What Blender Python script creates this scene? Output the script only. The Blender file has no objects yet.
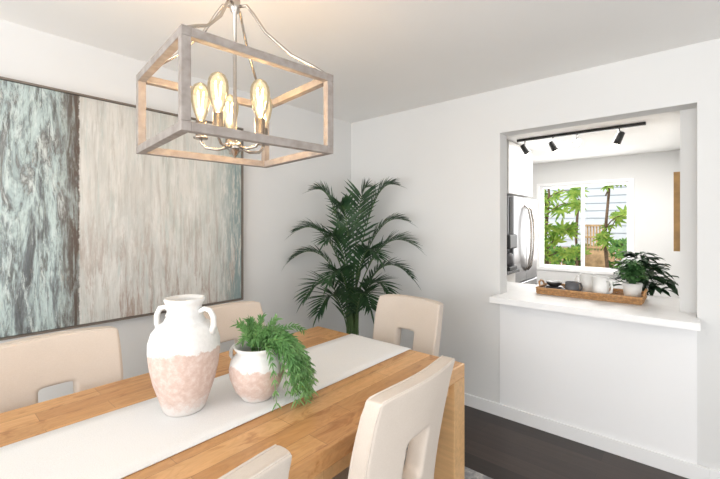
import bpy, math, random
from mathutils import Vector, Matrix
random.seed(7)
S=bpy.context.scene
C=S.collection

# ---------------------------------------------------------------- materials
def newmat(name):
    m=bpy.data.materials.new(name); m.use_nodes=True
    nt=m.node_tree; b=nt.nodes['Principled BSDF']
    return m,nt,b
def N(nt,t,**kw):
    n=nt.nodes.new(t)
    for k,v in kw.items(): setattr(n,k,v)
    return n
def coords(nt,scale=(1,1,1),rot=(0,0,0),kind='Object'):
    tc=N(nt,'ShaderNodeTexCoord'); mp=N(nt,'ShaderNodeMapping')
    mp.inputs['Scale'].default_value=scale; mp.inputs['Rotation'].default_value=rot
    nt.links.new(tc.outputs[kind],mp.inputs['Vector']); return mp.outputs['Vector']
def noise(nt,vec,scale,detail=4,rough=.5,dist=0):
    n=N(nt,'ShaderNodeTexNoise'); n.inputs['Scale'].default_value=scale
    n.inputs['Detail'].default_value=detail; n.inputs['Roughness'].default_value=rough
    n.inputs['Distortion'].default_value=dist
    nt.links.new(vec,n.inputs['Vector']); return n.outputs['Fac']
def ramp(nt,fac,stops):
    r=N(nt,'ShaderNodeValToRGB'); e=r.color_ramp.elements
    while len(e)<len(stops): e.new(.5)
    for i,(p,c) in enumerate(stops):
        e[i].position=p; e[i].color=(c[0],c[1],c[2],1) if not isinstance(c,(int,float)) else (c,c,c,1)
    nt.links.new(fac,r.inputs['Fac']); return r.outputs['Color']
def mix(nt,fac,a,b,mode='MIX'):
    m=N(nt,'ShaderNodeMix',data_type='RGBA',blend_type=mode)
    for i,v in ((0,fac),(6,a),(7,b)):
        sock=m.inputs[i]
        if hasattr(v,'links'): nt.links.new(v,sock)
        elif isinstance(v,(int,float)): sock.default_value=float(v) if i==0 else (v,v,v,1)
        else: sock.default_value=(v[0],v[1],v[2],1)
    return m.outputs[2]
def bump(nt,b,h,strength=.2,dist=.01):
    n=N(nt,'ShaderNodeBump'); n.inputs['Strength'].default_value=strength; n.inputs['Distance'].default_value=dist
    nt.links.new(h,n.inputs['Height']); nt.links.new(n.outputs['Normal'],b.inputs['Normal'])
def simple(name,col,rough=.6,metal=0,var=.06,vscale=6,bstr=0,bscale=80):
    m,nt,b=newmat(name)
    v=coords(nt); f=noise(nt,v,vscale)
    lo=[c*(1-var) for c in col]; hi=[min(1,c*(1+var)) for c in col]
    nt.links.new(ramp(nt,f,[(.3,lo),(.7,hi)]),b.inputs['Base Color'])
    b.inputs['Roughness'].default_value=rough; b.inputs['Metallic'].default_value=metal
    if bstr: bump(nt,b,noise(nt,v,bscale,2),bstr,.002)
    return m
M={}
M['wall']=simple('wall_paint',(.745,.745,.737),.85,0,.012,2,.05,220)
M['ceil']=simple('ceiling_paint',(.88,.87,.85),.9,0,.012,2,.08,160)
M['white']=simple('white_trim_paint',(.88,.88,.88),.45,0,.01,2)
M['panel']=simple('bar_panel_paint',(.90,.90,.905),.6,0,.01,2)
M['quartz']=simple('white_quartz',(.90,.90,.90),.38,0,.02,14)
M['cab']=simple('cabinet_white',(.82,.82,.81),.4,0,.01,2)
M['chrome']=simple('brushed_nickel',(.50,.46,.42),.25,1,.05,20)
M['steel']=simple('stainless_steel',(.36,.36,.37),.3,1,.06,3)
M['black']=simple('black_metal',(.02,.02,.02),.4,0,.1,10)
M['dark']=simple('dark_stone',(.05,.05,.052),.25,0,.3,30)
M['leg']=simple('dark_leg_wood',(.07,.04,.025),.45,0,.2,20)
M['ceramic']=simple('ceramic_white',(.85,.85,.83),.3,0,.02,10)
M['cer_grey']=simple('ceramic_grey',(.11,.11,.12),.4,0,.1,10)
M['soil']=simple('soil',(.05,.03,.02),.95,0,.3,40)
M['basket']=simple('basket_weave',(.45,.33,.2),.8,0,.25,60,.6,120)
M['rattan']=simple('rattan',(.48,.26,.11),.6,0,.3,60,.5,150)
M['frame']=simple('painting_frame',(.20,.17,.145),.4,.3,.1,10)
M['woodart']=simple('art_wood',(.50,.29,.10),.5,0,.3,8)
M['siding']=simple('exterior_siding',(.66,.69,.71),.8,0,.05,3)
M['fence']=simple('cedar_fence',(.5,.32,.17),.8,0,.25,12)
M['ground']=simple('ground_gravel',(.45,.43,.38),.95,0,.3,20)
M['bark']=simple('bark',(.16,.1,.06),.9,0,.3,30)

# fabric
m,nt,b=newmat('beige_linen'); v=coords(nt)
c=ramp(nt,noise(nt,v,3,4),[(.3,(.64,.56,.485)),(.7,(.70,.62,.545))])
wx=noise(nt,coords(nt,(80,500,500)),1,3,.6); wz=noise(nt,coords(nt,(500,500,80)),1,3,.6)
w=mix(nt,.5,wx,wz)
c=mix(nt,.14,c,ramp(nt,w,[(.38,.25),(.62,.85)]),'SOFT_LIGHT')
nt.links.new(c,b.inputs['Base Color']); b.inputs['Roughness'].default_value=1
b.inputs['Specular IOR Level'].default_value=.1
bump(nt,b,w,.25,.002); M['fabric']=m
# runner
m,nt,b=newmat('white_cotton'); v=coords(nt)
w=noise(nt,coords(nt,(1,1,1)),350,2)
nt.links.new(ramp(nt,w,[(.3,(.82,.82,.815)),(.7,(.90,.90,.895))]),b.inputs['Base Color'])
b.inputs['Roughness'].default_value=.95; bump(nt,b,w,.3,.002); M['runner']=m
# rug
m,nt,b=newmat('rug_wool'); v=coords(nt)
c=ramp(nt,noise(nt,v,5,6,.7,1.5),[(.4,(.3,.3,.31)),(.55,(.62,.6,.57)),(.7,(.7,.68,.64))])
nt.links.new(c,b.inputs['Base Color']); b.inputs['Roughness'].default_value=1
bump(nt,b,noise(nt,v,200,2),.5,.004); M['rug']=m
# planks
def planks(name,c1,c2,mort,length,width,grain,rough,rotz,dark=.55,gs=1.0,knots=False):
    m,nt,b=newmat(name)
    v=coords(nt,(1,1,1),(0,0,rotz))
    br=N(nt,'ShaderNodeTexBrick'); nt.links.new(v,br.inputs['Vector'])
    br.inputs['Scale'].default_value=1; br.inputs['Brick Width'].default_value=length
    br.inputs['Row Height'].default_value=width; br.inputs['Mortar Size'].default_value=.0007
    br.inputs['Mortar Smooth'].default_value=.1
    br.inputs['Color1'].default_value=(*c1,1); br.inputs['Color2'].default_value=(*c2,1)
    br.inputs['Mortar'].default_value=(*mort,1); br.offset=.37
    mp=N(nt,'ShaderNodeMapping'); mp.inputs['Scale'].default_value=(1.5*gs,26*gs,26*gs)
    nt.links.new(v,mp.inputs['Vector'])
    g=noise(nt,mp.outputs[0],1.6,6,.6,.6)
    col=mix(nt,grain,br.outputs['Color'],ramp(nt,g,[(.3,dark),(.65,1)]),'MULTIPLY')
    if knots:
        mp2=N(nt,'ShaderNodeMapping'); mp2.inputs['Scale'].default_value=(2.2,6,6)
        nt.links.new(v,mp2.inputs['Vector'])
        k=noise(nt,mp2.outputs[0],2.2,4,.55,1.6)
        col=mix(nt,.6,col,ramp(nt,k,[(.34,(.55,.36,.2)),(.44,(.95,.9,.85)),(.5,(1,1,1)),(.58,(.86,.78,.68)),(.64,(1,1,1))]),'MULTIPLY')
        mp3=N(nt,'ShaderNodeMapping'); mp3.inputs['Scale'].default_value=(4,9,9)
        nt.links.new(v,mp3.inputs['Vector'])
        vo=N(nt,'ShaderNodeTexVoronoi'); vo.inputs['Scale'].default_value=1.1; nt.links.new(mp3.outputs[0],vo.inputs['Vector'])
        col=mix(nt,.8,col,ramp(nt,vo.outputs['Distance'],[(.04,(.3,.16,.07)),(.13,(1,1,1))]),'MULTIPLY')
    nt.links.new(col,b.inputs['Base Color']); b.inputs['Roughness'].default_value=rough
    bump(nt,b,g,.08,.002)
    return m
M['table']=planks('oak_tabletop',(.78,.46,.21),(.58,.30,.12),(.34,.18,.08),.55,.085,.5,.34,math.pi/2,.62,1,True)
M['tableleg']=planks('oak_leg',(.72,.44,.21),(.66,.39,.18),(.4,.2,.08),3,.5,.5,.4,0,.6)
M['floor']=planks('dark_wood_floor',(.062,.040,.032),(.030,.019,.016),(.01,.008,.007),1.1,.15,.6,.32,0,.45)
# lamp wood
m,nt,b=newmat('greywash_wood'); v=coords(nt,(20,20,20))
nt.links.new(ramp(nt,noise(nt,v,1.5,5),[(.3,(.26,.225,.20)),(.7,(.37,.33,.305))]),b.inputs['Base Color'])
b.inputs['Roughness'].default_value=.6; M['lampwood']=m
# leaf mats
def leafmat(name,c1,c2,rough=.45,trans=.25):
    m,nt,b=newmat(name); v=coords(nt)
    c=ramp(nt,noise(nt,v,14,3),[(.35,c1),(.65,c2)])
    nt.links.new(c,b.inputs['Base Color']); b.inputs['Roughness'].default_value=rough
    tr=N(nt,'ShaderNodeBsdfTranslucent'); nt.links.new(c,tr.inputs['Color'])
    mx=N(nt,'ShaderNodeMixShader'); mx.inputs[0].default_value=trans
    out=nt.nodes['Material Output']
    nt.links.new(b.outputs[0],mx.inputs[1]); nt.links.new(tr.outputs[0],mx.inputs[2]); nt.links.new(mx.outputs[0],out.inputs[0])
    return m
M['palm']=leafmat('palm_leaf',(.018,.056,.024),(.05,.12,.045))
M['stem']=leafmat('palm_stem',(.06,.12,.04),(.11,.18,.06),.5,.05)
M['sprig']=leafmat('sprig_leaf',(.10,.26,.07),(.24,.44,.16))
M['herb']=leafmat('herb_leaf',(.05,.15,.05),(.12,.28,.09))
M['darkleaf']=leafmat('dark_leaf',(.015,.045,.02),(.035,.09,.035),.35)
M['treeleaf']=leafmat('tree_leaf',(.14,.32,.04),(.46,.58,.11),.5,.5)
M['bushleaf']=leafmat('bush_leaf',(.05,.17,.03),(.20,.38,.06),.5,.4)
# vase
def vasemat(name,zsplit,h):
    m,nt,b=newmat(name)
    tc=N(nt,'ShaderNodeTexCoord'); sp=N(nt,'ShaderNodeSeparateXYZ'); nt.links.new(tc.outputs['Object'],sp.inputs[0])
    n1=noise(nt,tc.outputs['Object'],8,6,.65)
    ad=N(nt,'ShaderNodeMath',operation='MULTIPLY_ADD'); nt.links.new(n1,ad.inputs[0]); ad.inputs[1].default_value=.12; nt.links.new(sp.outputs['Z'],ad.inputs[2])
    mr=N(nt,'ShaderNodeMapRange'); nt.links.new(ad.outputs[0],mr.inputs[0])
    mr.inputs[1].default_value=zsplit+.06-.003; mr.inputs[2].default_value=zsplit+.06+.003
    n2=noise(nt,tc.outputs['Object'],50,5,.7)
    terra=ramp(nt,n2,[(.32,(.56,.41,.35)),(.50,(.63,.485,.425)),(.64,(.69,.58,.53))])
    white=ramp(nt,n2,[(.3,(.72,.715,.70)),(.6,(.80,.795,.78))])
    col=mix(nt,mr.outputs[0],terra,white)
    n3=noise(nt,tc.outputs['Object'],26,6,.75)
    mr2=N(nt,'ShaderNodeMath',operation='MULTIPLY_ADD'); nt.links.new(n3,mr2.inputs[0]); mr2.inputs[1].default_value=.18; nt.links.new(sp.outputs['Z'],mr2.inputs[2])
    lo=ramp(nt,mr2.outputs[0],[(h*.10+.07,(1,1,1)),(h*.10+.11,(0,0,0))])
    col=mix(nt,lo,col,(.72,.68,.65))
    nt.links.new(col,b.inputs['Base Color']); b.inputs['Roughness'].default_value=.9
    bump(nt,b,n2,.3,.004); return m
M['vase']=vasemat('vase_glaze',.222,.417)
M['vase2']=vasemat('pot_glaze',.125,.2)
# painting
m,nt,b=newmat('abstract_painting')
tc=N(nt,'ShaderNodeTexCoord'); sp=N(nt,'ShaderNodeSeparateXYZ'); nt.links.new(tc.outputs['Object'],sp.inputs[0])
def pn(sy,sz,scale,det=6,r=.65,d=0,off=0):
    mp=N(nt,'ShaderNodeMapping'); mp.inputs['Scale'].default_value=(1,sy,sz); mp.inputs['Location'].default_value=(off,off*1.7,off*.6)
    nt.links.new(tc.outputs['Object'],mp.inputs['Vector']); return noise(nt,mp.outputs[0],scale,det,r,d)
big=pn(5,1.2,1.5,7,.68,.7)
left=ramp(nt,big,[(.30,(.07,.075,.08)),(.39,(.15,.165,.17)),(.45,(.30,.36,.36)),(.50,(.50,.60,.585)),(.55,(.36,.44,.44)),(.60,(.17,.175,.17)),(.66,(.58,.63,.61)),(.76,(.34,.45,.45))])
st=pn(26,3.2,1.5,8,.78,.5,3)
left=mix(nt,ramp(nt,st,[(.50,0),(.60,.75)]),left,(.075,.07,.065))
left=mix(nt,ramp(nt,pn(18,3.4,1.6,8,.8,.5,8),[(.53,0),(.62,.85)]),left,(.62,.69,.67))
left=mix(nt,ramp(nt,pn(20,4,1.5,8,.8,.4,51),[(.60,0),(.68,.65)]),left,(.42,.35,.27))
right=ramp(nt,pn(2.6,.7,1.5,6,.62,.6,5),[(.3,(.44,.47,.44)),(.42,(.57,.58,.545)),(.50,(.64,.63,.595)),(.58,(.53,.53,.50)),(.7,(.62,.60,.56))])
right=mix(nt,ramp(nt,pn(34,2.0,1.2,8,.75,.3,11),[(.50,0),(.64,.55)]),right,(.38,.35,.31))
right=mix(nt,ramp(nt,pn(26,2.2,1.3,8,.75,.3,17),[(.53,0),(.66,.6)]),right,(.44,.52,.50))
right=mix(nt,ramp(nt,pn(28,2.6,1.3,8,.78,.3,63),[(.52,0),(.63,.65)]),right,(.72,.71,.685))
zl=N(nt,'ShaderNodeMapRange'); nt.links.new(sp.outputs['Z'],zl.inputs[0]); zl.inputs[1].default_value=.25; zl.inputs[2].default_value=-.6
rust=mix(nt,1,ramp(nt,pn(22,2.4,1.5,8,.78,.3,23),[(.49,0),(.60,.8)]),zl.outputs[0],'MULTIPLY')
right=mix(nt,rust,right,(.32,.22,.17))
yr=N(nt,'ShaderNodeMapRange'); nt.links.new(sp.outputs['Y'],yr.inputs[0]); yr.inputs[1].default_value=.74; yr.inputs[2].default_value=.92
edge=mix(nt,1,ramp(nt,pn(24,3,1.4,8,.78,.3,31),[(.42,0),(.54,.9)]),yr.outputs[0],'MULTIPLY')
right=mix(nt,edge,right,(.20,.28,.28))
wob=pn(2,6,4,7,.85,0,40)
wb=N(nt,'ShaderNodeMath',operation='MULTIPLY_ADD'); nt.links.new(wob,wb.inputs[0]); wb.inputs[1].default_value=.04; nt.links.new(sp.outputs['Y'],wb.inputs[2])
YS=-.03
bd=N(nt,'ShaderNodeMapRange'); nt.links.new(wb.outputs[0],bd.inputs[0]); bd.inputs[1].default_value=YS+.015; bd.inputs[2].default_value=YS+.020
brn=N(nt,'ShaderNodeMapRange'); nt.links.new(wb.outputs[0],brn.inputs[0]); brn.inputs[1].default_value=YS-.09; brn.inputs[2].default_value=YS-.01
left=mix(nt,mix(nt,1,brn.outputs[0],ramp(nt,st,[(.38,.35),(.52,1)]),'MULTIPLY'),left,(.10,.075,.06))
col=mix(nt,bd.outputs[0],left,right)
nt.links.new(col,b.inputs['Base Color']); b.inputs['Roughness'].default_value=.7
bump(nt,b,st,.3,.004); M['painting']=m
def emis(name,col,s):
    m,nt,b=newmat(name); b.inputs['Base Color'].default_value=(*col,1)
    b.inputs['Emission Color'].default_value=(*col,1); b.inputs['Emission Strength'].default_value=s; return m
M['fil']=emis('filament_glow',(1,.72,.38),60)
M['spotglow']=emis('spot_lens',(1,.95,.85),12)
m,nt,b=newmat('bulb_glass')
tr=N(nt,'ShaderNodeBsdfTransparent'); tr.inputs[0].default_value=(1,.94,.82,1)
em=N(nt,'ShaderNodeEmission'); em.inputs[0].default_value=(1,.78,.48,1); em.inputs[1].default_value=1.7
gl=N(nt,'ShaderNodeBsdfGlossy'); gl.inputs['Roughness'].default_value=.05
lw=N(nt,'ShaderNodeLayerWeight'); lw.inputs[0].default_value=.25
a=N(nt,'ShaderNodeMixShader'); nt.links.new(tr.outputs[0],a.inputs[1]); nt.links.new(em.outputs[0],a.inputs[2]); a.inputs[0].default_value=.28
a2=N(nt,'ShaderNodeMixShader'); nt.links.new(lw.outputs['Fresnel'],a2.inputs[0]); nt.links.new(a.outputs[0],a2.inputs[1]); nt.links.new(gl.outputs[0],a2.inputs[2])
nt.links.new(a2.outputs[0],nt.nodes['Material Output'].inputs[0]); M['bulb']=m

# ---------------------------------------------------------------- mesh helpers
def obj(name,verts,faces,mat,parent=None,smooth=False,loc=(0,0,0),rot=(0,0,0)):
    me=bpy.data.meshes.new(name); me.from_pydata([tuple(v) for v in verts],[],faces); me.validate()
    me.update()
    ob=bpy.data.objects.new(name,me); C.objects.link(ob)
    if mat: me.materials.append(M[mat] if isinstance(mat,str) else mat)
    if smooth:
        for p in me.polygons: p.use_smooth=True
    ob.location=loc; ob.rotation_euler=rot
    if parent: ob.parent=parent
    return ob
def empty(name,loc,rz=0):
    e=bpy.data.objects.new(name,None); C.objects.link(e); e.location=loc; e.rotation_euler=(0,0,rz); e.empty_display_size=.1; return e
BF=[(0,3,2,1),(4,5,6,7),(0,1,5,4),(1,2,6,5),(2,3,7,6),(3,0,4,7)]
def bv(lo,hi):
    (a,b_,c),(d,e,f)=lo,hi
    return [(a,b_,c),(d,b_,c),(d,e,c),(a,e,c),(a,b_,f),(d,b_,f),(d,e,f),(a,e,f)]
def boxes(name,lst,mat,parent=None,bevel=0,loc=(0,0,0),rot=(0,0,0),seg=2):
    V=[];F=[]
    for lo,hi in lst:
        o=len(V); V+=bv(lo,hi); F+=[tuple(i+o for i in f) for f in BF]
    ob=obj(name,V,F,mat,parent,False,loc,rot)
    if bevel:
        md=ob.modifiers.new('bevel','BEVEL'); md.width=bevel; md.segments=seg; md.limit_method='ANGLE'
    return ob
class MB:
    def __init__(s): s.V=[]; s.F=[]
    def add(s,V,F):
        o=len(s.V); s.V+=[tuple(v) for v in V]; s.F+=[tuple(i+o for i in f) for f in F]
    def tube(s,pts,r,n=8,cap=True):
        pts=[Vector(p) for p in pts]; rs=r if isinstance(r,(list,tuple)) else [r]*len(pts)
        V=[];F=[]; up=None
        for i,p in enumerate(pts):
            d=(pts[min(i+1,len(pts)-1)]-pts[max(i-1,0)]).normalized()
            if up is None:
                up=Vector((0,0,1)) if abs(d.z)<.9 else Vector((1,0,0))
            x=up.cross(d).normalized(); y=d.cross(x).normalized(); up=y
            for k in range(n):
                a=2*math.pi*k/n; V.append(p+(x*math.cos(a)+y*math.sin(a))*rs[i])
        for i in range(len(pts)-1):
            for k in range(n):
                F.append((i*n+k,i*n+(k+1)%n,(i+1)*n+(k+1)%n,(i+1)*n+k))
        if cap:
            F.append(tuple(reversed(range(n)))); F.append(tuple((len(pts)-1)*n+k for k in range(n)))
        s.add(V,F)
    def lathe(s,prof,n=32,c=(0,0,0)):
        V=[];F=[]
        for r,z in prof:
            for k in range(n):
                a=2*math.pi*k/n; V.append((c[0]+r*math.cos(a),c[1]+r*math.sin(a),c[2]+z))
        for i in range(len(prof)-1):
            for k in range(n):
                F.append((i*n+k,i*n+(k+1)%n,(i+1)*n+(k+1)%n,(i+1)*n+k))
        if prof[0][0]>1e-5: F.append(tuple(reversed(range(n))))
        if prof[-1][0]>1e-5: F.append(tuple((len(prof)-1)*n+k for k in range(n)))
        s.add(V,F)
    def leaf(s,p,d,up,L,W,droop=0.,fold=.15,prof=((.0,.15),(.3,1),(.65,.8),(1,0))):
        p=Vector(p); d=Vector(d).normalized(); x=d.cross(Vector(up))
        if x.length<1e-3: x=d.cross(Vector((1,0,.1)))
        x.normalize(); u=x.cross(d).normalized()
        V=[];F=[]
        for t,w in prof:
            q=p+d*(L*t)+Vector((0,0,-1))*(droop*L*t*t)
            V+=[q-x*(W*w*.5)+u*(W*w*fold),q,q+x*(W*w*.5)+u*(W*w*fold)]
        for i in range(len(prof)-1):
            a=3*i; F+=[(a,a+1,a+4,a+3),(a+1,a+2,a+5,a+4)]
        s.add(V,F)
    def make(s,name,mat,parent=None,smooth=True,loc=(0,0,0),rot=(0,0,0)):
        return obj(name,s.V,s.F,mat,parent,smooth,loc,rot)
def bez(p0,p1,p2,n):
    p0,p1,p2=map(Vector,(p0,p1,p2))
    return [p0*(1-t)**2+p1*2*t*(1-t)+p2*t*t for t in [i/n for i in range(n+1)]]

# ---------------------------------------------------------------- room shell
H=2.44; YB=2.85; XL=-2.575; XR=1.9; YF=-2.4
boxes('floor',[((XL-.15,YF-.15,-.1),(XR+.15,7.0,0))],'floor')
boxes('ceiling',[((XL-.15,YF-.15,H),(XR+.15,7.0,H+.1))],'ceil')
boxes('wall_left',[((XL-.12,YF,0),(XL,YB+.14,H))],'wall')
OX0,OX1,OZ=-1.075,.03,2.11
boxes('wall_back',[((XL,YB,0),(OX0,YB+.14,H)),((OX1,YB,0),(XR,YB+.14,H)),((OX0,YB,OZ),(OX1,YB+.14,H))],'wall')
boxes('wall_bar',[((OX0,YB-.006,0),(OX1,YB+.14,.865))],'panel')
boxes('wall_right',[((XR,YF,0),(XR+.12,-1.9,H)),((XR,1.6,0),(XR+.12,YB+.14,H)),((XR,-1.9,2.2),(XR+.12,1.6,H)),((XR,-1.9,0),(XR+.12,1.6,.25))],'wall')
boxes('wall_front',[((XL-.12,YF-.12,0),(-2.2,YF,H)),((1.5,YF-.12,0),(XR+.12,YF,H)),((-2.2,YF-.12,2.25),(1.5,YF,H)),((-2.2,YF-.12,0),(1.5,YF,.12))],'wall')
boxes('baseboard_back',[((XL,YB-.018,0),(OX1+.05,YB-.006,.09)),((OX1+.05,YB-.018,0),(XR,YB,.09)),((XL,YB-.006,0),(OX0,YB,.09))],'white',bevel=.002)
boxes('baseboard_left',[((XL,YF,0),(XL+.014,YB-.018,.09))],'white',bevel=.003)
def winframe(name,axis,pos,a0,a1,z0,z1,t=.05,d=.06,mull=()):
    L=[]
    def bb(u0,u1,w0,w1):
        if axis=='y': L.append(((u0,pos,w0),(u1,pos+d,w1)))
        else: L.append(((pos,u0,w0),(pos+d,u1,w1)))
    bb(a0,a0+t,z0,z1); bb(a1-t,a1,z0,z1); bb(a0+t,a1-t,z0,z0+t); bb(a0+t,a1-t,z1-t,z1)
    for mx,w in mull: bb(mx-w/2,mx+w/2,z0+t,z1-t)
    return boxes(name,L,'white',bevel=.004)
winframe('window_2','x',XR+.03,-1.9,1.6,.25,2.2,mull=((-.15,.06),))
winframe('window_3','y',YF-.09,-2.2,1.5,.12,2.25,mull=((-.35,.06),))
# kitchen shell
KX=-.045; KY=6.8; KL=-2.3
WX0,WX1,WZ0,WZ1=-1.896,-.663,.72,2.06
boxes('wall_kitchen_right',[((KX,YB+.14,0),(.1,KY,H))],'wall')
boxes('wall_kitchen_left',[((KL-.12,YB+.14,0),(KL,KY,H))],'wall')
boxes('wall_kitchen_back',[((KL-.12,KY,0),(WX0,KY+.14,H)),((WX1,KY,0),(.1,KY+.14,H)),((WX0,KY,WZ1),(WX1,KY+.14,H)),((WX0,KY,0),(WX1,KY+.14,WZ0))],'wall')
winframe('window_1','y',KY+.03,WX0,WX1,WZ0,WZ1,.04,.06,mull=(((WX0+WX1)/2,.045),))
boxes('trim_1',[((WX0-.05,KY-.015,WZ0-.05),(WX1+.05,KY,WZ0)),((WX0-.05,KY-.015,WZ1),(WX1+.05,KY,WZ1+.04)),((WX0-.05,KY-.015,WZ0),(WX0,KY,WZ1)),((WX1,KY-.015,WZ0),(WX1+.05,KY,WZ1))],'white',bevel=.003)

# counter (bar top)
boxes('bar_countertop',[((OX0-.02,2.70,.865),(OX1+.012,YB-.006,.905)),((OX0+.002,YB-.006,.866),(OX1-.002,YB+.142,.905)),((-1.6,YB+.142,.865),(KX-.002,3.52,.905))],'quartz')
boxes('base_cabinet',[((-1.58,YB+.145,0),(KX-.004,3.48,.864))],'cab',bevel=.003)

# ---------------------------------------------------------------- kitchen objects
e=empty('refrigerator',(-1.93,5.05,0))
boxes('body',[((-.36,-.45,.0),(.30,.45,1.77))],'steel',e,.008)
boxes('door_upper_1',[((.305,-.448,.72),(.36,-.003,1.765))],'steel',e,.012)
boxes('door_upper_2',[((.305,.003,.72),(.36,.448,1.765))],'steel',e,.012)
boxes('drawer',[((.305,-.448,.05),(.36,.448,.71))],'steel',e,.012)
mb=MB()
for y in (-.05,.05):
    mb.tube([(.36,y,.85),(.40,y,.9),(.43,y,1.1),(.435,y,1.28),(.43,y,1.45),(.40,y,1.62),(.36,y,1.67)],.013)
mb.tube([(.36,-.36,.62),(.42,-.33,.63),(.43,0,.63),(.42,.33,.63),(.36,.36,.62)],.013)
mb.make('handles','chrome',e)
e=empty('wall_cabinet',(-1.95,5.05,0))
boxes('carcass',[((-.345,-.45,1.80),(.30,.45,2.43))],'cab',e)
boxes('door_1',[((.302,-.447,1.805),(.32,-.003,2.425))],'cab',e,.003)
boxes('door_2',[((.302,.003,1.805),(.32,.447,2.425))],'cab',e,.003)
e=empty('kitchen_counter',(-1.95,4.06,0))
boxes('carcass',[((-.345,-.53,.0),(.40,.53,.875))],'cab',e,.003)
boxes('top',[((-.345,-.53,.876),(.45,.53,.91))],'dark',e,.003)
e=empty('coffee_maker',(-1.61,4.42,.911))
boxes('base',[((-.1,-.12,0),(.1,.12,.04))],'black',e,.008)
boxes('tower',[((-.1,-.12,.04),(-.02,.12,.33))],'black',e,.008)
boxes('head',[((-.02,-.12,.24),(.1,.12,.40))],'black',e,.015)
mb=MB(); mb.lathe([(.055,.0),(.07,.05),(.065,.12),(.045,.15)],24,(.025,0,.042)); mb.make('carafe','cer_grey',e)
# track light
e=empty('track_light',(-.95,4.71,2.44))
boxes('rail',[((-.62,-.018,-.03),(.62,.018,-.001))],'black',e,.003)
mb=MB(); gl=MB()
for x,dx in ((-.53,.35),(-.225,.3),(.016,.05),(.40,-.35)):
    mb.tube([(x,0,-.03),(x,0,-.09)],.008)
    d=Vector((dx,.25,-.75)).normalized() if x!=.016 else Vector((dx,-.9,-.4)).normalized()
    p=Vector((x,0,-.12))
    mb.tube([p-d*.06,p-d*.05,p+d*.06,p+d*.065],[.02,.034,.038,.036],16)
    gl.tube([p+d*.0655,p+d*.067],.031,16)
mb.make('heads','black',e); gl.make('lenses','spotglow',e)
# art on kitchen right wall
e=empty('wall_art',(KX-.001,4.5,1.53))
boxes('frame',[((-.055,-.5,-.32),(0,-.47,.32)),((-.055,.47,-.32),(0,.5,.32)),((-.055,-.47,.29),(0,.47,.32)),((-.055,-.47,-.32),(0,.47,-.29))],'woodart',e)
boxes('panel',[((-.035,-.47,-.29),(-.005,.47,.29))],'woodart',e)

# tray
e=empty('woven_tray',(-.555,3.20,.906))
tw,td=.32,.15
boxes('base',[((-tw,-td,0),(tw,td,.012))],'rattan',e,.004)
mb=MB()
def rect(z,o,wob=0,n=60,ph=0):
    P=[]; per=[(-tw-o,-td-o),(tw+o,-td-o),(tw+o,td+o),(-tw-o,td+o)]
    for i in range(4):
        a=Vector(per[i]);b_=Vector(per[(i+1)%4]); k=int(n*((b_-a).length)/.6)
        for j in range(k):
            t=j/k; q=a.lerp(b_,t); s=math.sin(j*math.pi*.5+ph)*wob
            nrm=Vector((b_.y-a.y,a.x-b_.x)).normalized()
            P.append((q.x+nrm.x*s,q.y+nrm.y*s,z))
    P.append(P[0]); return P
for k in range(4): mb.tube(rect(.012+.008*k,0,.004,60,k*math.pi),.0042,6)
mb.tube(rect(.045,0),.007,8)
for sx in (-1,1):
    mb.tube([(sx*tw,-.06,.045),(sx*(tw+.01),-.05,.075),(sx*(tw+.012),0,.085),(sx*(tw+.01),.05,.075),(sx*tw,.06,.045)],.007,8)
mb.make('rim','rattan',e)
def mug(name,loc,r,h,mat,hz):
    e=empty(name,loc,hz); mb=MB()
    mb.lathe([(r*.75,0),(r*.95,.01),(r,h*.4),(r*.97,h),(r*.90,h),(r*.92,h*.4),(r*.85,.012),(0,.012)],28); mb.make('cup',mat,e)
    mb=MB(); mb.tube([(r*.95,0,h*.82),(r*1.5,0,h*.85),(r*1.75,0,h*.6),(r*1.6,0,h*.32),(r*.95,0,h*.22)],.007,8); mb.make('handle',mat,e)
TZ=.919
mug('coffee_mug',(-.475,3.14,TZ),.052,.14,'ceramic',-.6)
mug('coffee_mug',(-.585,3.28,TZ),.048,.14,'ceramic',2.9)
mug('coffee_mug',(-.65,3.12,TZ),.046,.09,'cer_grey',.9)
e=empty('plate_stack',(-.79,3.20,TZ)); mb=MB()
for k in range(3): mb.lathe([(.04,.0+k*.01),(.075-.008*k,.012+k*.01),(.075-.008*k,.016+k*.01),(.0,.008+k*.01)],28)
mb.make('plates','cer_grey',e)
mb=MB(); mb.lathe([(.025,.03),(.05,.05),(.055,.07),(.05,.07),(.0,.04)],24); mb.make('bowl','black',e)
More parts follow.
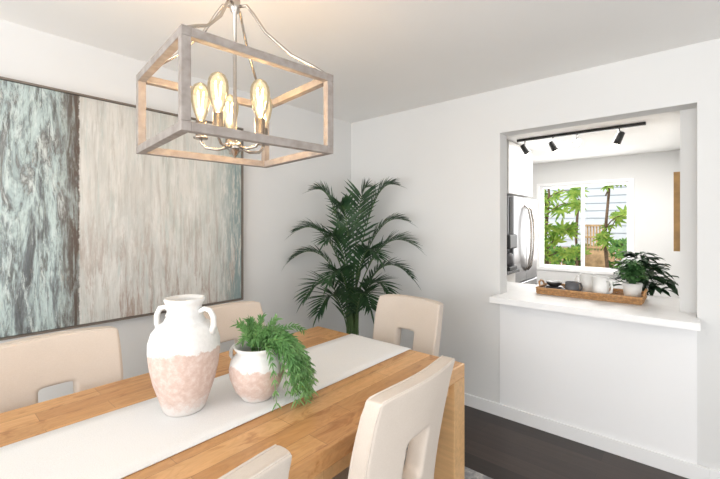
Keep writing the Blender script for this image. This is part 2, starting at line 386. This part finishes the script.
def bushy(name,loc,potr,poth,pmat,lmat,n,L,W,spread,hgt,xmax=9):
    e=empty(name,loc); mb=MB()
    mb.lathe([(potr*.72,0),(potr*.8,.01),(potr,poth),(potr*.9,poth),(potr*.86,poth-.02),(0,poth-.02)],32); mb.make('pot',pmat,e)
    mb=MB(); mb.lathe([(potr*.85,poth-.019),(0,poth-.012)],24); mb.make('soil','soil',e)
    lf=MB(); st=MB()
    for i in range(n):
        a=random.uniform(0,6.28); q=random.random()**.6
        tip=Vector((math.cos(a)*spread*q,math.sin(a)*spread*q,poth+hgt*(1-.75*q*q)*random.uniform(.6,1)))
        base=Vector((math.cos(a)*potr*.3*q,math.sin(a)*potr*.3*q,poth-.02))
        P=bez(base,(tip.x*.3,tip.y*.3,tip.z+.02),tip,5); st.tube(P,.0018,4,False)
        for k in range(2):
            d=Vector((math.cos(a+random.uniform(-1,1)),math.sin(a+random.uniform(-1,1)),random.uniform(-.3,.5)))
            lf.leaf(P[-1-k],d,(0,0,1),L*random.uniform(.7,1.1),W*random.uniform(.8,1.1),.3)
    lf.V=[(min(v[0],xmax),v[1],v[2]) for v in lf.V]; st.V=[(min(v[0],xmax),v[1],v[2]) for v in st.V]
    st.make('stems',lmat,e); lf.make('leaves',lmat,e)
    return e
bushy('potted_herb',(-.305,3.26,TZ),.060,.10,'ceramic','herb',120,.045,.03,.072,.17)
bushy('leafy_houseplant',(-.30,3.86,.56),.13,.28,'cer_grey','darkleaf',110,.12,.055,.19,.38,.30+KX-.02)
e=empty('plant_stand',(-.30,3.86,0)); mb=MB(); mb.lathe([(.14,.53),(.14,.559),(0,.559)],32)
for k in range(3):
    a=k*2.094; mb.tube([(.11*math.cos(a),.11*math.sin(a),.54),(.15*math.cos(a),.15*math.sin(a),0)],.012)
mb.make('stand','leg',e)

# ---------------------------------------------------------------- exterior
boxes('ground',[((-9,6.95,-.12),(6,14,-.02))],'ground')
L=[((-8,12,-.02),(5,12.3,5))]
for i in range(24): L.append(((-8,11.97,i*.2),(5,12,i*.2+.17)))
boxes('neighbor_house',L,'siding')
L=[]
for i in range(60): L.append(((-7+i*.19,10.6,-.02),(-7+i*.19+.17,10.63,.85)))
boxes('garden_fence',L,'fence')
L=[((-1.62,8.76,-.02),(-1.22,8.94,.9))]
for i in range(8): L.append(((-1.62+.052*i,8.76,.9),(-1.62+.052*i+.03,8.79,1.42)))
for z in (.95,1.15,1.38): L.append(((-1.65,8.74,z),(-1.19,8.76,z+.04)))
boxes('garden_trellis',L,'fence')
def tree(name,loc,n,spread,z0,z1,lm,lobes,size,branches,wf=.3):
    e=empty(name,loc); br=MB(); lf=MB(); tips=[]
    br.tube([(0,0,-.02),(.03,0,.6),(-.02,.05,1.2),(.05,0,2.0),(0,0,z1)],[.035,.03,.025,.02,.012])
    for i in range(branches):
        z=random.uniform(z0*.8,z1*.9); a=random.uniform(0,6.28)
        tip=Vector((math.cos(a)*spread[0],math.sin(a)*spread[1],min(z1,z+random.uniform(.1,.5))))
        P=bez((0,0,z),(tip.x*.5,tip.y*.5,tip.z+.1),tip,8); br.tube(P,[.012-.001*k for k in range(9)],5); tips+=P[2:]
    for i in range(n):
        p=random.choice(tips)+Vector([random.uniform(-.08,.08) for _ in range(3)])
        d0=random.uniform(0,6.28); s=size*random.uniform(.6,1.2)
        nv=Vector((random.uniform(-.4,.4),-random.uniform(.5,1),random.uniform(.1,.8))).normalized()
        x=nv.cross(Vector((0,0,1))).normalized(); y=nv.cross(x)
        for k in range(lobes):
            an=d0+(k-(lobes-1)/2)*(4.4/lobes)
            lf.leaf(p,x*math.cos(an)+y*math.sin(an),nv,s*(1-.12*abs(k-(lobes-1)/2)),s*wf,.1)
    br.make('branches','bark',e); lf.make('leaves',lm,e)
tree('garden_tree',(-2.05,7.75,0),95,(.62,.25),.7,2.5,'treeleaf',7,.23,14,.22)
tree('garden_tree',(-1.10,7.75,0),46,(.34,.25),1.3,2.6,'treeleaf',7,.21,9,.22)
tree('garden_shrub',(-1.95,9.75,0),220,(.8,.3),.2,.85,'bushleaf',5,.13,16)
tree('garden_shrub',(-.75,9.75,0),220,(.5,.3),.2,1.0,'bushleaf',5,.13,14)

# ---------------------------------------------------------------- painting
e=empty('wall_painting',(XL+.002,.62,1.505))
w=.98; h=.64
cv=boxes('canvas',[((0,-w+.012,-h+.012),(.032,w-.012,h-.012))],'painting',e)
boxes('frame',[((0,-w,-h),(.045,-w+.01,h)),((0,w-.01,-h),(.045,w,h)),((0,-w+.01,-h),(.045,w-.01,-h+.01)),((0,-w+.01,h-.01),(.045,w-.01,h))],'frame',e)

# ---------------------------------------------------------------- rug + table
boxes('area_rug',[((-2.4,-.9,.001),(-.35,2.10,.012))],'rug',bevel=.003)
RZ=.0125
e=empty('dining_table',(-1.357,.83,RZ))
TX,TY,TT=.523,.923,.75-RZ
boxes('tabletop',[((-TX,-TY,TT-.065),(TX,TY,TT))],'table',e,.004)
lg=.11
boxes('legs',[((sx*TX-(lg if sx>0 else 0),sy*TY-(lg if sy>0 else 0),0),(sx*TX+(0 if sx>0 else lg),sy*TY+(0 if sy>0 else lg),TT-.066)) for sx in(-1,1) for sy in(-1,1)],'tableleg',e,.004)
boxes('apron',[((-TX+lg,-TY+.03,TT-.13),(TX-lg,-TY+.05,TT-.066)),((-TX+lg,TY-.05,TT-.13),(TX-lg,TY-.03,TT-.066)),((-TX+.03,-TY+lg,TT-.13),(-TX+.05,TY-lg,TT-.066)),((TX-.05,-TY+lg,TT-.13),(TX-.03,TY-lg,TT-.066))],'tableleg',e)
hw=.215
ys=[(-.93,-.22),(-.93,-.1),(-.9285,-.005),(-.922,.004)]+[(-.9+i*.06,.004) for i in range(31)]+[(.922,.004),(.9285,-.005),(.93,-.1),(.93,-.22)]
V=[];F=[]
for j,(y,z) in enumerate(ys):
    for i in range(9):
        x=-hw+2*hw*i/8; V.append((x,y,z+.0006*math.sin(y*9+i)))
for j in range(len(ys)-1):
    for i in range(8): a=j*9+i; F.append((a,a+1,a+10,a+9))
ob=obj('table_runner',V,F,'runner',None,True,(-1.362,.83,.75))
md=ob.modifiers.new('s','SOLIDIFY'); md.thickness=.003; md.offset=0

# ---------------------------------------------------------------- chairs
def chair(x,y,rz):
    e=empty('dining_chair',(x,y,RZ),rz)
    xs=[-.235,-.222,-.19,-.13,-.08,-.06,-.02,.02,.06,.08,.13,.19,.222,.235]
    zs=[.40,.415,.46,.52,.56,.58,.62,.68,.725,.745,.77,.82,.88,.92,.935,.945]
    def P(xx,zz,side):
        t=(zz-.4)/.55
        th=.040-.012*t
        yb=-.205-.10*t**1.5
        wsc=.94+.06*min(1,t*1.6)-.02*max(0,t-.8)*5
        curve=.030*(xx/.235)**2
        top=-.012*abs(xx/.235)**4*(1 if t>.9 else 0)
        return (xx*wsc,yb+curve+(th if side else -th),zz+top)
    nx,nz=len(xs),len(zs); V=[];F=[]
    for s in(0,1):
        for z in zs:
            for xx in xs: V.append(P(xx,z,s))
    idx=lambda s,j,i:s*nx*nz+j*nx+i
    hole=lambda j,i:(0<=j<nz-1 and 0<=i<nx-1) and (xs[i]>=-.061 and xs[i+1]<=.061 and zs[j]>=.579 and zs[j+1]<=.746)
    solid=lambda j,i:(0<=j<nz-1 and 0<=i<nx-1) and not hole(j,i)
    for j in range(nz-1):
        for i in range(nx-1):
            if not solid(j,i): continue
            F.append((idx(0,j,i),idx(0,j,i+1),idx(0,j+1,i+1),idx(0,j+1,i)))
            F.append((idx(1,j,i),idx(1,j+1,i),idx(1,j+1,i+1),idx(1,j,i+1)))
            if not solid(j-1,i): F.append((idx(0,j,i),idx(1,j,i),idx(1,j,i+1),idx(0,j,i+1)))
            if not solid(j+1,i): F.append((idx(0,j+1,i),idx(0,j+1,i+1),idx(1,j+1,i+1),idx(1,j+1,i)))
            if not solid(j,i-1): F.append((idx(0,j,i),idx(0,j+1,i),idx(1,j+1,i),idx(1,j,i)))
            if not solid(j,i+1): F.append((idx(0,j,i+1),idx(1,j,i+1),idx(1,j+1,i+1),idx(0,j+1,i+1)))
    ob=obj('backrest',V,F,'fabric',e,True)
    md=ob.modifiers.new('sub','SUBSURF'); md.levels=2; md.render_levels=2
    mb=MB()
    for s in (0,1):
        loop=[P(.231,z,s) for z in zs[1:-1]]+[P(xx,.944,s) for xx in reversed(xs[1:-1])]+[P(-.231,z,s) for z in reversed(zs[1:-1])]
        loop=[Vector(p)+Vector((0,(-.006 if s else .006),-.001)) for p in loop]
        mb.tube(loop,.0034,6)
    mb.make('piping','fabric',e)
    ob=boxes('seat',[((-.23,-.16,.37),(.23,.25,.47))],'fabric',e,.03,seg=4)
    for p in ob.data.polygons: p.use_smooth=True
    mb=MB()
    for a in(-1,1):
        for b_ in(-1,1):
            tx,ty=a*.195,(.21 if b_>0 else -.19)
            bx,by=a*.2,(.22 if b_>0 else -.235)
            V=[]
            for (cx,cy,z,r) in((bx,by,0,.014),(tx,ty,.385,.022)):
                V+=[(cx-r,cy-r,z),(cx+r,cy-r,z),(cx+r,cy+r,z),(cx-r,cy+r,z)]
            mb.add(V,BF)
    mb.make('legs','leg',e,False)
HP=math.pi/2
chair(-.935,1.035,HP+.03); chair(-.94,.295,HP)
chair(-1.765,.385,-HP); chair(-1.765,1.165,-HP)
chair(-1.365,1.80,math.pi)
chair(-1.36,-.20,0)

# ---------------------------------------------------------------- vases
e=empty('ceramic_vase',(-1.40,.643,.7565),math.radians(30))
prof=[(.0,0),(.066,0),(.072,.008),(.086,.05),(.104,.105),(.117,.165),(.122,.215),(.121,.25),(.112,.282),(.094,.305),(.074,.318),(.066,.325),(.067,.331),(.063,.335),(.061,.341),(.064,.346),(.060,.351),(.058,.37),(.061,.384),(.067,.390),(.070,.400),(.067,.405),(.060,.405),(.054,.39),(.052,.35),(.085,.30),(.11,.24),(.06,.02),(0,.02)]
mb=MB(); mb.lathe(prof,56); mb.make('body','vase',e)
mb=MB()
for s in (-1,1):
    mb.tube([(s*.056,0,.355),(s*.080,0,.368),(s*.102,0,.362),(s*.115,0,.338),(s*.116,0,.31),(s*.106,0,.28)],[.009,.009,.010,.010,.010,.012],10)
mb.make('handles','vase',e)
pe=empty('greenery_pot',(-1.28,.871,.7565),math.radians(30))
prof=[(0,0),(.055,0),(.060,.006),(.084,.04),(.102,.085),(.106,.115),(.100,.145),(.085,.165),(.074,.174),(.076,.182),(.088,.196),(.089,.202),(.082,.203),(.070,.185),(.07,.17),(.09,.12),(.05,.02),(0,.02)]
mb=MB(); mb.lathe(prof,48); mb.make('pot','vase2',pe)
mb=MB()
for s in (-1,1): mb.tube([(s*.078,0,.186),(s*.095,0,.193),(s*.110,0,.18),(s*.112,0,.155),(s*.096,0,.135)],.008,10)
mb.make('handles','vase2',pe)
ge=MB(); gs=MB()
ca=math.radians(40.75-30)
for i in range(76):
    mode=random.random()
    if mode<.52:     # long trailing stems
        a=ca+random.gauss(-.20,.26); r=random.uniform(.15,.235); zt=random.uniform(.0,.12)
        ctrl=.29+random.uniform(-.03,.04); bx=.75
    elif mode<.75:   # medium, arching
        a=ca+random.gauss(0,.7); r=random.uniform(.10,.19); zt=random.uniform(.15,.25); ctrl=.30; bx=.6
    else:            # short upright crown
        a=random.uniform(0,6.28); r=random.uniform(.03,.09); zt=random.uniform(.22,.30); ctrl=.27; bx=.5
    d=Vector((math.cos(a),math.sin(a),0))
    P=bez(d*.02+Vector((0,0,.17)),d*r*bx+Vector((0,0,ctrl)),d*r+Vector((0,0,zt)),12)
    gs.tube(P,.0016,4,False)
    for j in range(2,13):
        t=(P[min(j+1,12)]-P[j-1]).normalized()
        for q in range(4):
            an=q*1.57+j*.8; side=t.orthogonal().normalized(); side.rotate(Matrix.Rotation(an,3,t))
            ge.leaf(P[j],t*1.1+side*.8,side.cross(t),random.uniform(.022,.036),.0058,.15,.1)
ge.V=[(v[0],v[1],max(v[2],.004)) for v in ge.V]
gs.make('stems','sprig',pe); ge.make('sprigs','sprig',pe)

# ---------------------------------------------------------------- palm
PX,PY=-2.17,2.42
pe=empty('potted_palm',(PX,PY,0)); mb=MB()
mb.lathe([(.13,.0),(.15,.01),(.175,.15),(.165,.32),(.155,.32),(.15,.28),(0,.28)],36); mb.make('basket','basket',pe)
Rv=Vector((.7576,.6528,0)); Fv=Vector((.6528,-.7576,0))
fr=[(.34,.06,1.76,1.0,.04),(-.30,.05,1.72,1.0,.04),(.12,.0,1.74,1.05,.0),(-.10,.12,1.58,1.0,.06),
(-.50,.06,1.14,.8,.22),(-.44,.12,1.38,.9,.14),(.50,.12,1.26,.85,.18),(.44,.05,1.46,.95,.10),(.46,.22,1.02,.7,.26),
(.30,.28,.88,.6,.26),(-.36,.25,.86,.6,.28),(.14,.32,.80,.5,.26),(-.17,.35,1.0,.7,.22),
(-.25,.30,.76,.45,.30),(.20,.30,1.18,.85,.18),(-.2,.25,1.30,.85,.16)]
st=MB(); lf=MB()
def clampv(v):
    return (max(v[0],XL+.015-PX),min(v[1],YB-.025-PY),v[2])
for i,(s,dp,z,bz,ch) in enumerate(fr):
    a=i*2.4; base=Vector((.05*math.cos(a),.05*math.sin(a),.28))
    tip=Rv*s+Fv*dp+Vector((0,0,z))
    mid=Vector((0,0,bz))+Rv*s*.10+Fv*dp*.10
    up=bez(base,(base.x*.8,base.y*.8,bz*.7),mid,6)
    ctrl=mid.lerp(tip,.42); ctrl.z=max(tip.z,mid.z)+ch
    arc=bez(mid,ctrl,tip,26)
    pts=up+arc[1:]
    st.tube(pts,[.013]*4+[.010]*4+[.0055*(1-.7*k/25) for k in range(len(pts)-8)],6,False)
    L0=.225*(.85+.25*random.random())
    for j in range(5,27):
        t=(arc[min(j+1,26)]-arc[j-1]).normalized(); f=(j-5)/21
        ln=L0*(math.sin(math.pi*(.24+.66*f))**.8)
        sd=t.cross(Vector((0,0,1)))
        if sd.length<.25: sd=Rv*(.9 if s>0 else -.9)+sd
        sd.normalize(); un=sd.cross(t)
        for q in(-1,1):
            d=t*(.75+.5*f)+sd*q*.9+un*.30+Vector([random.uniform(-.12,.12) for _ in range(3)])
            lf.leaf(arc[j],d,un,ln*random.uniform(.85,1.1),.021,.16,.25,((0,.35),(.25,1),(.6,.8),(1,.02)))
    lf.leaf(arc[26],(arc[26]-arc[25]),(0,0,1),.13,.018,.2)
lf.V=[clampv(v) for v in lf.V]; st.V=[clampv(v) for v in st.V]
st.make('stems','stem',pe); lf.make('fronds','palm',pe)

# ---------------------------------------------------------------- chandelier
ce=empty('chandelier',(-1.365,.825,0),math.radians(-6.5))
lx,ly,z0,z1,t=.266,.287,1.708,2.020,.029
L=[]
for sx in(-1,1):
    for sy in(-1,1):
        x0=sx*lx-(t if sx>0 else 0); y0=sy*ly-(t if sy>0 else 0)
        L.append(((x0,y0,z0+t),(x0+t,y0+t,z1-t)))
for z in(z0,z1-t):
    for sy in(-1,1):
        y0=sy*ly-(t if sy>0 else 0); L.append(((-lx,y0,z),(lx,y0+t,z+t)))
    for sx in(-1,1):
        x0=sx*lx-(t if sx>0 else 0); L.append(((x0,-ly+t,z),(x0+t,ly-t,z+t)))
boxes('box_frame',L,'lampwood',ce,.002)
mb=MB()
mb.lathe([(0,2.439),(.062,2.439),(.062,2.428),(.05,2.418),(.012,2.41),(.008,2.40),(.008,2.33),(.02,2.325),(.022,2.29),(.016,2.27),(.007,2.26),(.007,1.76),(.02,1.755),(.03,1.74),(.03,1.725),(.018,1.715),(.008,1.70),(.0,1.69)],24)
for sx in(-1,1):
    for sy in(-1,1):
        mb.tube([(sx*.012,sy*.012,2.29),(sx*.03,sy*.035,2.295),(sx*.05,sy*.055,2.26),(sx*.08,sy*.09,2.19),(sx*.15,sy*.165,2.10),(sx*.21,sy*.225,2.055),(sx*(lx-.014),sy*(ly-.014),2.016)],.006,8)
bulb=MB(); fil=MB()
pts=[]
for k in range(5):
    a=math.radians(-170+72*k+46.7); r=.128; x,y=r*math.cos(a),r*math.sin(a); pts.append((x,y))
    mb.tube([(x*.15,y*.15,1.735),(x*.5,y*.5,1.722),(x*.85,y*.85,1.728),(x,y,1.75),(x,y,1.765)],.006,8)
    mb.lathe([(0,1.762),(.026,1.762),(.028,1.768),(.019,1.772),(.019,1.830),(.0,1.831)],20,(x,y,0))
    bulb.lathe([(.014,1.831),(.018,1.845),(.029,1.875),(.036,1.910),(.037,1.93),(.034,1.952),(.025,1.970),(.010,1.980),(0,1.981)],24,(x,y,0))
    for q in range(4):
        b_=q*1.57+.5
        fil.tube([(x+.005*math.cos(b_),y+.005*math.sin(b_),1.86),(x+.014*math.cos(b_),y+.014*math.sin(b_),1.945)],.0014,5)
mb.make('metalwork','chrome',ce); bulb.make('bulbs','bulb',ce); fil.make('filaments','fil',ce)
for i,(x,y) in enumerate(pts):
    l=bpy.data.lights.new('bulb_light','POINT'); l.energy=1.6; l.color=(1,.66,.36); l.shadow_soft_size=.02
    o=bpy.data.objects.new('bulb_light_%d'%i,l); C.objects.link(o); o.parent=ce; o.location=(x,y,1.9)

# ---------------------------------------------------------------- lights
def area(name,loc,rot,sx,sy,e,col=(1,1,1)):
    l=bpy.data.lights.new(name,'AREA'); l.shape='RECTANGLE'; l.size=sx; l.size_y=sy; l.energy=e; l.color=col
    o=bpy.data.objects.new(name,l); C.objects.link(o); o.location=loc; o.rotation_euler=rot; return o
area('daylight_front',(-.35,YF-.14,1.2),(math.radians(112),0,0),3.6,2.0,130,(1,.995,.985))
area('daylight_right',(XR+.16,-.15,1.25),(math.radians(110),0,math.radians(90)),3.4,1.9,34,(1,.995,.985))
area('kitchen_ceiling_light',(-1.0,5.1,2.40),(0,0,0),.9,.9,56,(1,.97,.93))
area('kitchen_daylight',(-1.28,KY+.13,1.45),(math.radians(-90),0,0),1.15,1.2,26)
sun=bpy.data.lights.new('sun','SUN'); sun.energy=3.4; sun.angle=.05
so=bpy.data.objects.new('sun',sun); C.objects.link(so); so.rotation_euler=(math.radians(35),math.radians(-20),0)

w=bpy.data.worlds.new('sky'); S.world=w; w.use_nodes=True
bg=w.node_tree.nodes['Background']; bg.inputs[0].default_value=(.90,.95,1,1); bg.inputs[1].default_value=1.25

S.view_settings.view_transform='Standard'; S.view_settings.look='None'
S.view_settings.exposure=0
cam=bpy.data.cameras.new('camera'); co=bpy.data.objects.new('camera',cam); C.objects.link(co)
co.location=(0,0,1.43); co.rotation_euler=(math.radians(90),0,math.radians(40.75))
cam.sensor_width=36; cam.lens=19.15; cam.shift_y=-.0215; cam.clip_start=.02
S.camera=co
